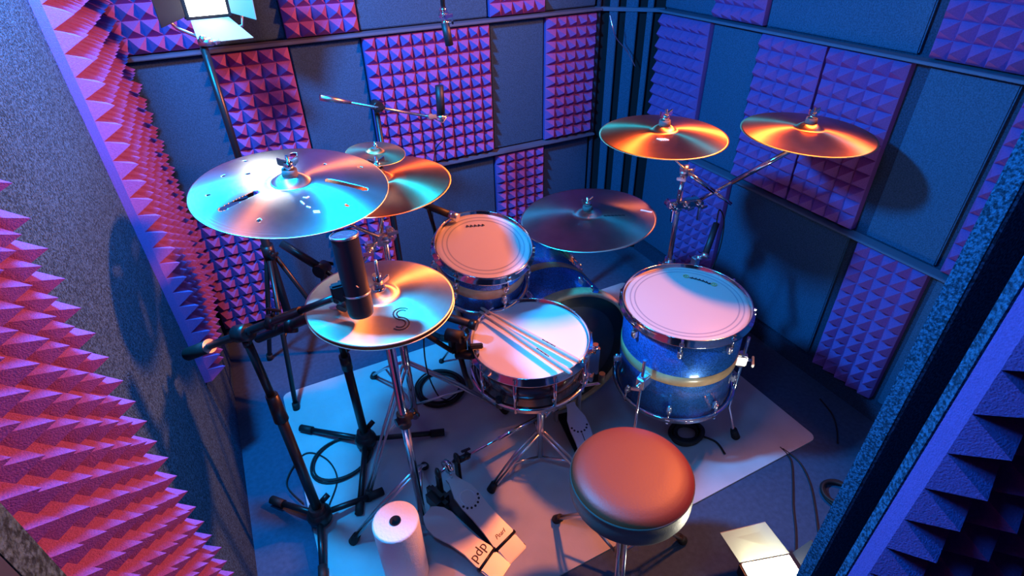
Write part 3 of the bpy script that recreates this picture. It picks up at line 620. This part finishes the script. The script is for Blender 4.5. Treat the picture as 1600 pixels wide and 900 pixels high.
# right stand with multi clamp and two booms
b = Vector((1.44, 1.46, 0))
T = thing('cymbal_stand', 'chrome stand behind the floor tom with a multi-clamp and two booms for the right cymbals', 'stand', b)
MB().cyl(b+Vector((0, 0, .05)), b+Vector((0, 0, .50)), .0135).cyl(b+Vector((0, 0, .48)), b+Vector((0, 0, .82)), .010).build('pole', CHROMES, T)
joint(MB().cyl(b+Vector((0, 0, .44)), b+Vector((0, 0, .52)), .019), b+Vector((0, 0, .5)), (-1, 0, 0), .011, .05).build('collar', CHROMES, T)
tripod(T, b, .32, .30, [math.radians(x) for x in (60, 180, 310)], CHROMES, zlow=.12)
mc = Vector((1.445, 1.44, .775)); mb = MB().box(mc, (.13, .034, .034), (.95, -.25, 0), (.25, .95, 0), (0, 0, 1), bev=.006)
for s_ in (-.05, .0, .055): joint(mb, mc+Vector((.95, -.25, 0))*s_, (0.1, -1, -.2), .015, .05)
mb.box(mc+Vector((.06, -.03, -.04)), (.012, .012, .07), bev=.002).box(mc+Vector((-.065, -.02, -.03)), (.012, .012, .05), bev=.002).build('multi_clamp', CHROME, T)
top = Vector((1.405, 1.42, .925)); MB().cyl(mc+Vector((-.03, 0, 0)), top, .008).build('upright_rod', CHROME, T)
joint(joint(MB(), top, (.8, -1, .2), .021, .03), top+Vector((0, 0, -.025)), (-.8, -.5, 0), .012, .03).build('boom_clamp', CHROMES, T)
be = Vector((1.555, 1.31, .80)); MB().cyl(p6-n6*.05, top, .0055).cyl(top, top+(be-top)*.62, .0085).cyl(top+(be-top)*.6, be, .006).build('boom_arm', CHROME, T)
a0, a1_ = mc+Vector((.07, -.01, 0)), p7-n7*.05
MB().cyl(a0, a0+(a1_-a0)*.35, .0065).cyl(a0+(a1_-a0)*.35, a1_, .0095).build('boom_arm', CHROME, T)
joint(MB(), a1_, (.6, -1, 0), .014, .028).build('tilter_joint', CHROME, T)
wingtop(T, p6, n6); wingtop(T, p7, n7)

# snare stand
b = Vector((.66, 1.155, 0))
T = thing('snare_stand', 'chrome snare stand with black-footed tripod legs under the snare drum', 'stand', b)
MB().cyl(b+Vector((0, 0, .06)), b+Vector((0, 0, .40)), .012).build('pole', CHROMES, T)
joint(joint(MB().box(b+Vector((0, 0, .40)), (.04, .04, .05), bev=.006), b+Vector((0, -.02, .38)), (-.4, -1, 0)), b+Vector((0, 0, .30)), (.5, -1, 0), .013).build('tilter', CHROME, T)
tripod(T, b, .19, .205, [math.radians(x) for x in (184, 304, 64)], CHROMES, zlow=.06)
for a in (200, 320, 80):
    a = math.radians(a); d = Vector((math.cos(a), math.sin(a), 0))
    ar = MB().tube([b+Vector((0, 0, .42)), b+d*.10+Vector((0, 0, .43)), b+d*.19+Vector((-.03*0, 0, .468)), b+d*.196+Vector((0, 0, .50))], .006, 8).build('basket_arm', CHROME, T)
    MB().cyl(b+d*.196+Vector((0, 0, .475)), b+d*.196+Vector((0, 0, .51)), .010).build('rubber_grip', RUBBER, ar)

# throne
b = Vector((.689, .71, 0)); tn_ = Vector((-.02, .03, 1)).normalized()
T = thing('drum_throne', 'round black padded drum stool on a chrome tripod, seat glowing orange', 'stool', b)
tc_ = Vector((.689, .71, .483))
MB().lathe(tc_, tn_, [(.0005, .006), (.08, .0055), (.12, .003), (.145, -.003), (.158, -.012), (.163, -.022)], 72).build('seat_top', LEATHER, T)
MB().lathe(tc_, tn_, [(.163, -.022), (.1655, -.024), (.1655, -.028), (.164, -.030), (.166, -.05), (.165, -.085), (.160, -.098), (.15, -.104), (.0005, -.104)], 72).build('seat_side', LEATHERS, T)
MB().box(b+Vector((0, 0, .372)), (.16, .09, .012), bev=.003).cyl(b+Vector((0, 0, .30)), b+Vector((0, 0, .372)), .02).build('seat_bracket', CHROME, T)
MB().cyl(b+Vector((0, 0, .06)), b+Vector((0, 0, .33)), .0125).build('pole', CHROMES, T)
joint(joint(MB().cyl(b+Vector((0, 0, .26)), b+Vector((0, 0, .30)), .022), b+Vector((0, -.02, .28)), (.6, -1, 0), .014, .04), b+Vector((0, 0, .33)), (-.7, -.7, 0), .010, .05).build('height_collar', CHROME, T)
tripod(T, b, .27, .235, [math.radians(x) for x in (112, 232, 352)], CHROMES, zlow=.07)

# ------------------------------------------------------------------ drumsticks
def stick(p0, p1, label):   # p0 tip, p1 butt
    p0 = Vector(p0); p1 = Vector(p1); u = (p1-p0); Ln = u.length
    prof = [(0, .0015), (.008, .0042), (.02, .0048), (.032, .0035), (.045, .0034), (.12, .0058), (.20, .0072), (.38, .0073), (Ln-.006, .0072), (Ln, .005)]
    T = thing('drumstick', label, 'drumstick', (p0+p1)/2)
    MB().tube([p0+u*(a/Ln) for a, r in prof], [r for a, r in prof], 16).build('stick', STICK, T)
    e1, e2, un = basis(u, (0, 0, 1)); q = MB()
    for k_ in range(9): q.box(p0+u*(.66+.014*k_)+e1*.0072, (.0008, .0042, .003 if k_ % 3 else .0045), e1, e2, un)
    q.build('printed_lettering', INK, T)
stick((.549, 1.372, .640), (.700, .998, .632), 'pale drumstick on the snare head, the one farther right with its butt at the rim')
stick((.538, 1.352, .640), (.652, .965, .633), 'pale drumstick on the snare head, the one nearer the stool and left')

# ------------------------------------------------------------------ microphones and stands
def cablecurve(name, label, pts, r=.0032, group=None, m=None):
    # smooth through points (Catmull-Rom)
    P = [Vector(p) for p in pts]; out = []
    for i in range(len(P)-1):
        a = P[max(i-1, 0)]; b_ = P[i]; c = P[i+1]; d_ = P[min(i+2, len(P)-1)]
        for j_ in range(8):
            t_ = j_/8; out.append(.5*((2*b_)+(-a+c)*t_+(2*a-5*b_+4*c-d_)*t_*t_+(-a+3*b_-3*c+d_)*t_**3))
    out.append(P[-1]); return tag(MB().tube(out, r, 8).build(name, m or RUBBER, origin=P[0]), label, 'cable', group)
def mic_base(T, b, angs, rad=.20, hz=.055):
    b = Vector(b)
    MB().cyl(b+Vector((0, 0, hz-.02)), b+Vector((0, 0, hz+.05)), .038, .026).sph(b+Vector((0, 0, hz+.005)), .042, 16, (1, 1, .8)).cyl(b+Vector((.02, .01, hz+.05)), b+Vector((.045, .02, hz+.06)), .010).build('hub', BLACK, T)
    for a in angs:
        d = Vector((math.cos(a), math.sin(a), 0))
        l = MB().tube([b+d*.02+Vector((0, 0, hz)), b+d*(rad-.04)+Vector((0, 0, .024))], .0105, 10).build('leg', BLACK, T)
        MB().cyl(b+d*(rad-.055)+Vector((0, 0, .025)), b+d*rad+Vector((0, 0, .021)), .0145).build('rubber_foot', RUBBER, l)
# stand for the hi-hat microphone
b = Vector((-.114, 1.291, 0)); tp_ = Vector((-.135, 1.31, .86))
T = thing('microphone_stand', 'tall black boom microphone stand nearest the left wall, base beside the paper roll', 'stand', b)
mic_base(T, b, [math.radians(x) for x in (130, 5, 260)], .22)
MB().cyl(b+Vector((0, 0, .08)), b*1+Vector((-.008, .008, .58)), .0155).build('lower_tube', BLACK, T)
MB().cyl(b+Vector((-.008, .008, .56)), tp_, .0115).build('upper_tube', BLACK, T)
MB().cyl(b+Vector((-.007, .007, .52)), b+Vector((-.009, .009, .62)), .021, .017).build('clutch', BLACK, T)
bm0, bm1 = Vector((-.285, 1.44, .735)), Vector((.095, 1.06, 1.035))
u = (bm1-bm0).normalized(); pj_ = bm0+(bm1-bm0)*.40
MB().cyl(pj_-Vector((0, 0, .02)), tp_-Vector((0, 0, .06)), .011).build('swivel_post', BLACK, T)
joint(MB(), pj_, (.6, -.6, .3), .023, .045).build('boom_clutch', BLACK, T)
joint(MB(), pj_+u*.12, (.5, .3, 1), .016, .03).build('boom_collar', BLACK, T)
MB().cyl(bm0, bm0+(bm1-bm0)*.78, .0105).cyl(bm0+(bm1-bm0)*.76, bm1, .008).build('boom_tube', BLACK, T)
MB().cyl(bm0-u*.02, bm0+u*.085, .0185).build('counterweight', RUBBER, T)
MB().cyl(bm0+u*.085, bm0+u*.090, .0195).build('counterweight_ring', CHROMES, T)
# second parallel boom
T = thing('microphone_boom', 'short black boom tube clamped parallel under the longer one, pointing at the hi-hat', 'boom', pj_+Vector((.02, .04, -.03)))
q0, q1 = Vector((-.11, 1.36, .775)), Vector((.105, 1.10, .985))
MB().cyl(q0, q0+(q1-q0)*.72, .0125).build('outer_tube', BLACK, T); MB().cyl(q0+(q1-q0)*.70, q1, .0065).build('inner_tube', CHROMES, T)
joint(MB(), q0+(q1-q0)*.42, (.3, .5, 1), .018, .035).build('clamp', BLACK, T)
joint(MB(), q1, (.5, .5, .3), .013, .03).build('tip_joint', MICB, T)
# black cylindrical microphone
m0, m1 = Vector((.1363, 1.09, 1.163)), Vector((.1195, .999, 1.016))
T = thing('condenser_microphone', 'thick black cylindrical microphone with a glossy cap hanging over the hi-hat', 'microphone', (m0+m1)/2)
m0 = Vector((.134, 1.068, 1.172)); m1 = Vector((.131, 1.040, .985)); mn = (m0-m1).normalized(); e1, e2, _ = basis(mn)
MB().lathe(m1, mn, [(.0005, 0), (.025, .0), (.027, .003), (.0285, .012), (.0285, (m0-m1).length-.003)], 40).build('body', MICB, T)
MB().lathe(m0, mn, [(.0285, -.003), (.0305, -.002), (.0305, .002), (.028, .003)], 40).build('cap_rim', CHROMES, T)
MB().lathe(m0, mn, [(.0005, .0005), (.028, .0012)], 40).build('cap', GLOSSC, T)
MB().lathe(m1+mn*.055, mn, [(.029, -.002), (.0305, 0), (.029, .002)], 40).tube([m1+mn*.055+e1*.030, m1+mn*.08+e2*-.03, m1+mn*.12-e1*.028], .0015, 6).build('shock_mount_wire', CHROMES, T)
joint(MB().box(bm1+Vector((.0, -.005, .012)), (.03, .02, .045), bev=.004), bm1, (.5, .5, .3), .012, .03).build('clip', MICB, T)
# stand for the snare microphone
b = Vector((.108, 1.542, 0))
T = thing('microphone_stand', 'black low microphone stand on the mat with a loose cable coil beside it', 'stand', b)
mic_base(T, b, [math.radians(x) for x in (136, 344, 250)], .30, .05)
MB().cyl(b+Vector((0, 0, .07)), b+Vector((0, 0, .45)), .0155).build('lower_tube', BLACK, T)
MB().cyl(b+Vector((0, 0, .43)), b+Vector((0, 0, .80)), .0115).build('upper_tube', BLACK, T)
MB().cyl(b+Vector((0, 0, .42)), b+Vector((0, 0, .48)), .019).build('clutch', BLACK, T)
s0, s1 = Vector((.02, 1.63, .90)), Vector((.395, 1.235, .615)); pc = b+Vector((0, 0, .83))
joint(MB().cyl(pc-Vector((0, 0, .04)), pc, .012), pc, (.7, .7, 0), .021, .04).build('boom_clutch', BLACK, T)
MB().cyl(s0, s1, .0075).cyl(s0, s0+(s1-s0)*.22, .013).build('boom_tube', BLACK, T)
T = thing('snare_microphone', 'black microphone in a dark clip at the left rim of the snare drum', 'microphone', (.42, 1.26, .66))
a_, b_ = Vector((.375, 1.345, .70)), Vector((.478, 1.24, .682))
MB().cyl(a_, b_, .0125, .0125).build('body', MICB, T); MB().cyl(b_-(b_-a_)*.12, b_+(b_-a_)*.03, .0165).build('grille', BLACK, T)
joint(joint(MB().box((.42, 1.255, .625), (.05, .05, .07), bev=.01), (.41, 1.25, .66), (.7, -.7, 0), .02, .05), (.43, 1.22, .60), (.7, -.7, .2), .015, .06).box((.462, 1.205, .632), (.04, .018, .014), (1, -.4, 0), (.4, 1, 0), (0, 0, 1), bev=.003).build('clip', RUBBER, T)
MB().tube([(.42, 1.25, .60), (.43, 1.24, .50), (.445, 1.235, .44)], .009).build('clip_stem', MICB, T)
# tom microphone
T = thing('tom_microphone', 'brownish tube microphone clipped at the far left rim of the rack tom', 'microphone', (.52, 1.64, .88))
a_, b_ = Vector((.478, 1.70, .90)), Vector((.556, 1.605, .875))
MB().cyl(a_, b_, .0125).build('body', MICB, T); MB().cyl(b_, b_+(b_-a_)*.25, .015).build('grille', CHROMES, T)
joint(MB().cyl((.50, 1.66, .89), (.51, 1.64, .80), .007).box((.512, 1.60, .79), (.025, .05, .05), bev=.005), (.512, 1.59, .775), (-1, -.4, 0), .01, .04).build('clip', BLACK, T)
# floor tom microphone + stand
T = thing('floor_tom_microphone', 'slim dark microphone pointing down at the far rim of the floor tom', 'microphone', (1.42, 1.27, .68))
a_, b_ = Vector((1.47, 1.285, .752)), Vector((1.39, 1.235, .672))
MB().cyl(a_, b_, .0115).build('body', MICB, T); MB().cyl(b_, b_+(b_-a_)*.12, .014, .012).build('grille', CHROMES, T)
MB().cyl((1.372, 1.245, .648), (1.378, 1.25, .66), .012).box((1.374, 1.262, .628), (.022, .03, .04), bev=.004).build('rim_clip', CHROMES, T)
cablecurve('microphone_cable', 'thin black cable looping from the floor tom microphone toward the right wall', [(1.47, 1.285, .752), (1.50, 1.31, .79), (1.54, 1.31, .72), (1.55, 1.32, .55), (1.56, 1.4, .25), (1.60, 1.42, .02), (1.72, 1.3, .006)], .0026)
# overhead microphone and stand
b = Vector((.47, 2.22, 0))
T = thing('overhead_microphone_stand', 'dark microphone stand at the back wall with a long thin boom rod', 'stand', b)
pv = Vector((.487, 2.12, 1.12)); b = Vector((.487, 2.14, 0))
mic_base(T, b, [math.radians(x) for x in (60, 180, 310)], .22)
MB().cyl(b+Vector((0, 0, .08)), b+Vector((0, 0, 1.10)), .010).build('pole', BLACK, T)
joint(MB(), pv, (.1, -1, 0), .02, .045).build('boom_clutch', BLACK, T)
o0, o1 = Vector((.286, 2.1, 1.186)), Vector((.684, 2.1, 1.053)); u = (o1-o0).normalized()
MB().cyl(o0+u*.08, o1, .0055).build('boom_rod', CHROMES, T); MB().tube([o0, o0+u*.05, o0+u*.11], [.0125, .012, .006], 12).build('counterweight', CHROMES, T)
joint(MB(), o1, (0, -1, .3), .011, .03).build('tip_joint', CHROMES, T)
T = thing('overhead_microphone', 'small upright dark pencil microphone at the end of the back-wall boom rod', 'microphone', (.73, 2.1, 1.09))
MB().cyl((.734, 2.1, 1.165), (.731, 2.1, 1.055), .0165).build('body', MICB, T); MB().cyl((.731, 2.1, 1.055), (.731, 2.1, 1.03), .010).build('connector', CHROMES, T)
MB().lathe((.732, 2.1, 1.05), (0, 0, 1), [(.026, -.003), (.028, 0), (.026, .003)], 24).tube([(.684, 2.1, 1.053), (.71, 2.1, 1.04)], .004).tube([(.76, 2.1, 1.05), (.735, 2.1, 1.02), (.70, 2.1, 1.045)], .003).build('shock_mount', CHROMES, T)
cablecurve('microphone_cable', 'thin cable hanging under the overhead microphone against the foam', [(.731, 2.1, 1.03), (.74, 2.12, .95), (.72, 2.2, .86), (.70, 2.25, .6), (.69, 2.28, .3), (.66, 2.3, .006)], .0022)
T = thing('hanging_microphone', 'dark microphone on a chrome joint hanging down at the top edge left of centre', 'microphone', (.745, 2.05, 1.38))
MB().cyl((.738, 2.0, 2.29), (.74, 2.0, 1.45), .008).build('drop_tube', BLACK, T)
joint(joint(MB().sph((.74, 2.0, 1.44), .013), (.74, 2.0, 1.425), (.2, -1, 0), .013, .03), (.742, 2.0, 1.40), (1, -.3, 0), .009, .02).build('swivel', CHROME, T)
MB().cyl((.742, 2.0, 1.40), (.752, 2.0, 1.325), .0145).build('body', MICB, T)
# ------------------------------------------------------------------ lights as things
def flapq(c4, th, nrm): 
    n_ = Vector(nrm)*th; c4 = [Vector(p) for p in c4]; return MB().quad8([p-n_ for p in c4]+c4)
lb = Vector((-.03, 2.12, 0))
T = thing('panel_light', 'glowing cream panel light with open barn doors on a black stand, top left', 'light', lb)
lc = Vector((.015, 2.12, 1.588)); ln = Vector((.05, -.93, -.36)).normalized(); lx = Vector((1, .06, 0)).normalized(); lx = (lx-ln*lx.dot(ln)).normalized(); lz = lx.cross(ln)*1
lz = lz if lz.z > 0 else -lz
hw, hh_ = .056, .13
MB().box(lc-ln*.03, (2*hw+.03, 2*hh_+.03, .055), lx, lz, ln, bev=.004).build('housing', LEDB, T)
MB().box(lc, (2*hw, 2*hh_, .004), lx, lz, ln).build('diffuser', LEDH, T)
bl, br, tl, tr = lc-lx*hw-lz*hh_, lc+lx*hw-lz*hh_, lc-lx*hw+lz*hh_, lc+lx*hw+lz*hh_
f = flapq([bl-lz*.012, br-lz*.012, br-lz*.040+lx*.05+ln*.085, bl-lz*.040+ln*.085], .002, lz); f.build('barn_door', FLAP, T)
flapq([br+lx*.012, tr+lx*.012, tr+lx*.075+ln*.055, br+lx*.075+ln*.055-lz*.0], .002, lx).build('barn_door', FLAP, T)
flapq([bl-lx*.012, tl-lx*.012, tl-lx*.085+ln*.05, bl-lx*.085+ln*.05], .002, lx).build('barn_door', LEDB, T)
yk = MB().tube([lc-lx*.125+lz*.02, lc-lx*.125-lz*hh_*.95, lc-lx*.10-lz*hh_*1.25, Vector((-.03, 2.12, 1.41))], .0055, 8).tube([Vector((-.03, 2.12, 1.41)), lc+lx*.09-lz*hh_*1.35, lc+lx*.10-lz*hh_*.9], .0055, 8); yk.build('yoke', CHROMES, T)
joint(MB().sph((-.025, 2.10, 1.41), .012), (-.02, 2.10, 1.40), (1, -.4, 0), .012, .04).build('tilt_knob', CHROMES, T)
MB().cyl(lb+Vector((0, 0, .30)), lb+Vector((0, 0, .85)), .0165).cyl(lb+Vector((0, 0, .83)), lb+Vector((0, 0, 1.40)), .012).build('pole', BLACK, T)
joint(MB().cyl(lb+Vector((0, 0, .60)), lb+Vector((0, 0, .66)), .024), lb+Vector((0, 0, .63)), (.5, -1, 0), .012, .05).build('collar', BLACK, T)
for a in (252, 12, 132):
    a = math.radians(a); d = Vector((math.cos(a), math.sin(a), 0)); rd = .22 if a != math.radians(252) else .27
    l = MB().tube([lb+d*.02+Vector((0, 0, .60)), lb+d*rd*.9+Vector((0, 0, .03))], .010, 8).tube([lb+d*.015+Vector((0, 0, .30)), lb+d*rd*.5+Vector((0, 0, .29))], .006, 8).build('leg', BLACK, T)
    MB().cyl(lb+d*rd*.9+Vector((0, 0, .035)), lb+d*rd*.93+Vector((0, 0, .005)), .014).build('rubber_foot', RUBBER, l)
# floor light
T = thing('floor_light', 'bright cream panel light lying on the floor in front of the stool, one flap raised', 'light', (1.03, .42, 0))
fx = Vector((.145, -.045, 0)).normalized(); fy = Vector((-.30, -.95, .06)).normalized(); fy = (fy-fx*fy.dot(fx)).normalized(); fn_ = fx.cross(fy)
fn_ = fn_ if fn_.z > 0 else -fn_
h0, h1 = Vector((.985, .510, .092)), Vector((1.140, .462, .092))
fc = (h0+h1)/2+fy*.062
MB().box(fc-fn_*.028, (.165, .13, .05), fx, fy, fn_, bev=.004).build('housing', LEDB, T)
MB().box(fc, (.150, .112, .004), fx, fy, fn_).build('diffuser', LEDE, T)
flapq([h0, h1, Vector((1.122, .553, .140)), Vector((.973, .590, .140))], .002, fy).build('barn_door', FLAP, T)
flapq([h1+fx*.012, h1+fx*.012+fy*.11, h1+fx*.06+fy*.11+fn_*.05, h1+fx*.06+fn_*.05], .002, fx).build('barn_door', LEDB, T)
MB().tube([fc-fx*.09-fn_*.03, fc-fx*.09-fn_*.07], .006).tube([fc+fx*.09-fn_*.03, fc+fx*.09-fn_*.07], .006).box((fc.x, fc.y, .008), (.20, .09, .012), fx, (-fx.y, fx.x, 0), (0, 0, 1), bev=.003).build('foot_bracket', BLACK, T)

# ------------------------------------------------------------------ small things
T = thing('paper_towel_roll', 'white paper towel roll standing upright in front of the hi-hat pedal', 'paper roll', (.092, .995, 0))
pr_ = Vector((.092, .995, 0))
MB().lathe(pr_, (0, 0, 1), [(.016, .283), (.060, .284), (.066, .282), (.067, .276), (.067, .012), (.064, .007), (.016, .006)], 64, smooth=True).build('paper', PAPER, T)
MB().lathe(pr_, (0, 0, 1), [(.0165, .285), (.0165, .006), (.014, .006), (.014, .285)], 32, close=True).build('cardboard_core', CARD, T)
MB().cyl(pr_+Vector((0, 0, .15)), pr_+Vector((0, 0, .24)), .0138).build('core_shadow_plug', CARD, T)
def coil(c, rx, ry, n_, name, label, r=.0032, rot=0, jit=.006, z=.0095):
    pts = []; k_ = 40; c = Vector(c)
    for i in range(n_*k_+1):
        a = 2*PI*i/k_; l_ = i/k_; q = 1+jit/rx*math.sin(l_*2.1+1)*1.0
        x, y = rx*q*math.cos(a), ry*q*math.sin(a); pts.append(c+Vector((x*math.cos(rot)-y*math.sin(rot)+.004*math.sin(l_*5), x*math.sin(rot)+y*math.cos(rot), z+.0050*l_/1.3+.002*math.sin(a*3+l_))))
    return tag(MB().tube(pts, r, 8).build(name, RUBBER, origin=c), label, 'cable')
coil((.005, 1.53, 0), .115, .095, 3, 'coiled_cable', 'loose black cable coil on the cyan-lit mat beside the low microphone stand', rot=.3, r=.0035)
coil((.47, 1.70, 0), .095, .10, 5, 'coiled_cable', 'thick tidy coil of black cable on the mat between the cymbal stand and the snare', r=.0042, jit=.01)
coil((1.235, 1.01, 0), .055, .045, 4, 'coiled_cable', 'dark tangle of cable on the mat beneath the floor tom', r=.007, jit=.012, z=.013)
cablecurve('floor_cable', 'short black cable tail on the mat beneath the floor tom', [(1.27, .99, .012), (1.31, .93, .011), (1.30, .87, .010)], .004)
coil((1.52, .56, 0), .05, .05, 3, 'coiled_cable', 'small dark ring of cable on the floor beside the doorway jamb', r=.006, jit=.004)
cablecurve('floor_cable', 'black cable running straight over the dark floor, left of the two beside the floor light', [(1.512, .80, .004), (1.50, .74, .004), (1.43, .67, .004), (1.35, .60, .004), (1.28, .53, .004), (1.21, .47, .004)])
cablecurve('floor_cable', 'black cable bowing across the dark floor, right of the two beside the floor light', [(1.515, .79, .004), (1.52, .72, .004), (1.48, .64, .004), (1.41, .56, .004), (1.34, .49, .004), (1.29, .43, .004)])
cablecurve('floor_cable', 'black cable lying near the right corner of the mat on the dark floor', [(1.86, .90, .004), (1.83, .82, .004), (1.78, .76, .004), (1.72, .71, .004)])
cablecurve('floor_cable', 'thin dark cable wandering beside the tall left microphone stand', [(-.16, 1.40, .012), (-.20, 1.52, .008), (-.12, 1.62, .010), (-.05, 1.56, .012), (-.03, 1.45, .010), (-.08, 1.35, .010)], .0028)
cablecurve('floor_cable', 'dark cable curling over the floor behind the bass drum, under the ride cymbal', [(1.05, 2.20, .005), (1.18, 2.28, .005), (1.32, 2.22, .005), (1.34, 2.08, .005), (1.26, 2.0, .012), (1.12, 1.99, .012), (1.0, 2.02, .006)], .0035)
cablecurve('microphone_cable', 'long black cable sagging from the snare microphone down to the coil on the mat', [(.38, 1.35, .70), (.36, 1.42, .55), (.38, 1.52, .30), (.43, 1.60, .08), (.47, 1.62, .018)], .0028)
cablecurve('microphone_cable', 'thin pale cable hooked at the top of the back corner by the slats', [(1.70, 2.36, 1.30), (1.705, 2.33, 1.24), (1.74, 2.34, 1.19), (1.80, 2.33, 1.13), (1.84, 2.31, 1.06)], .0022, m=CHROMES)
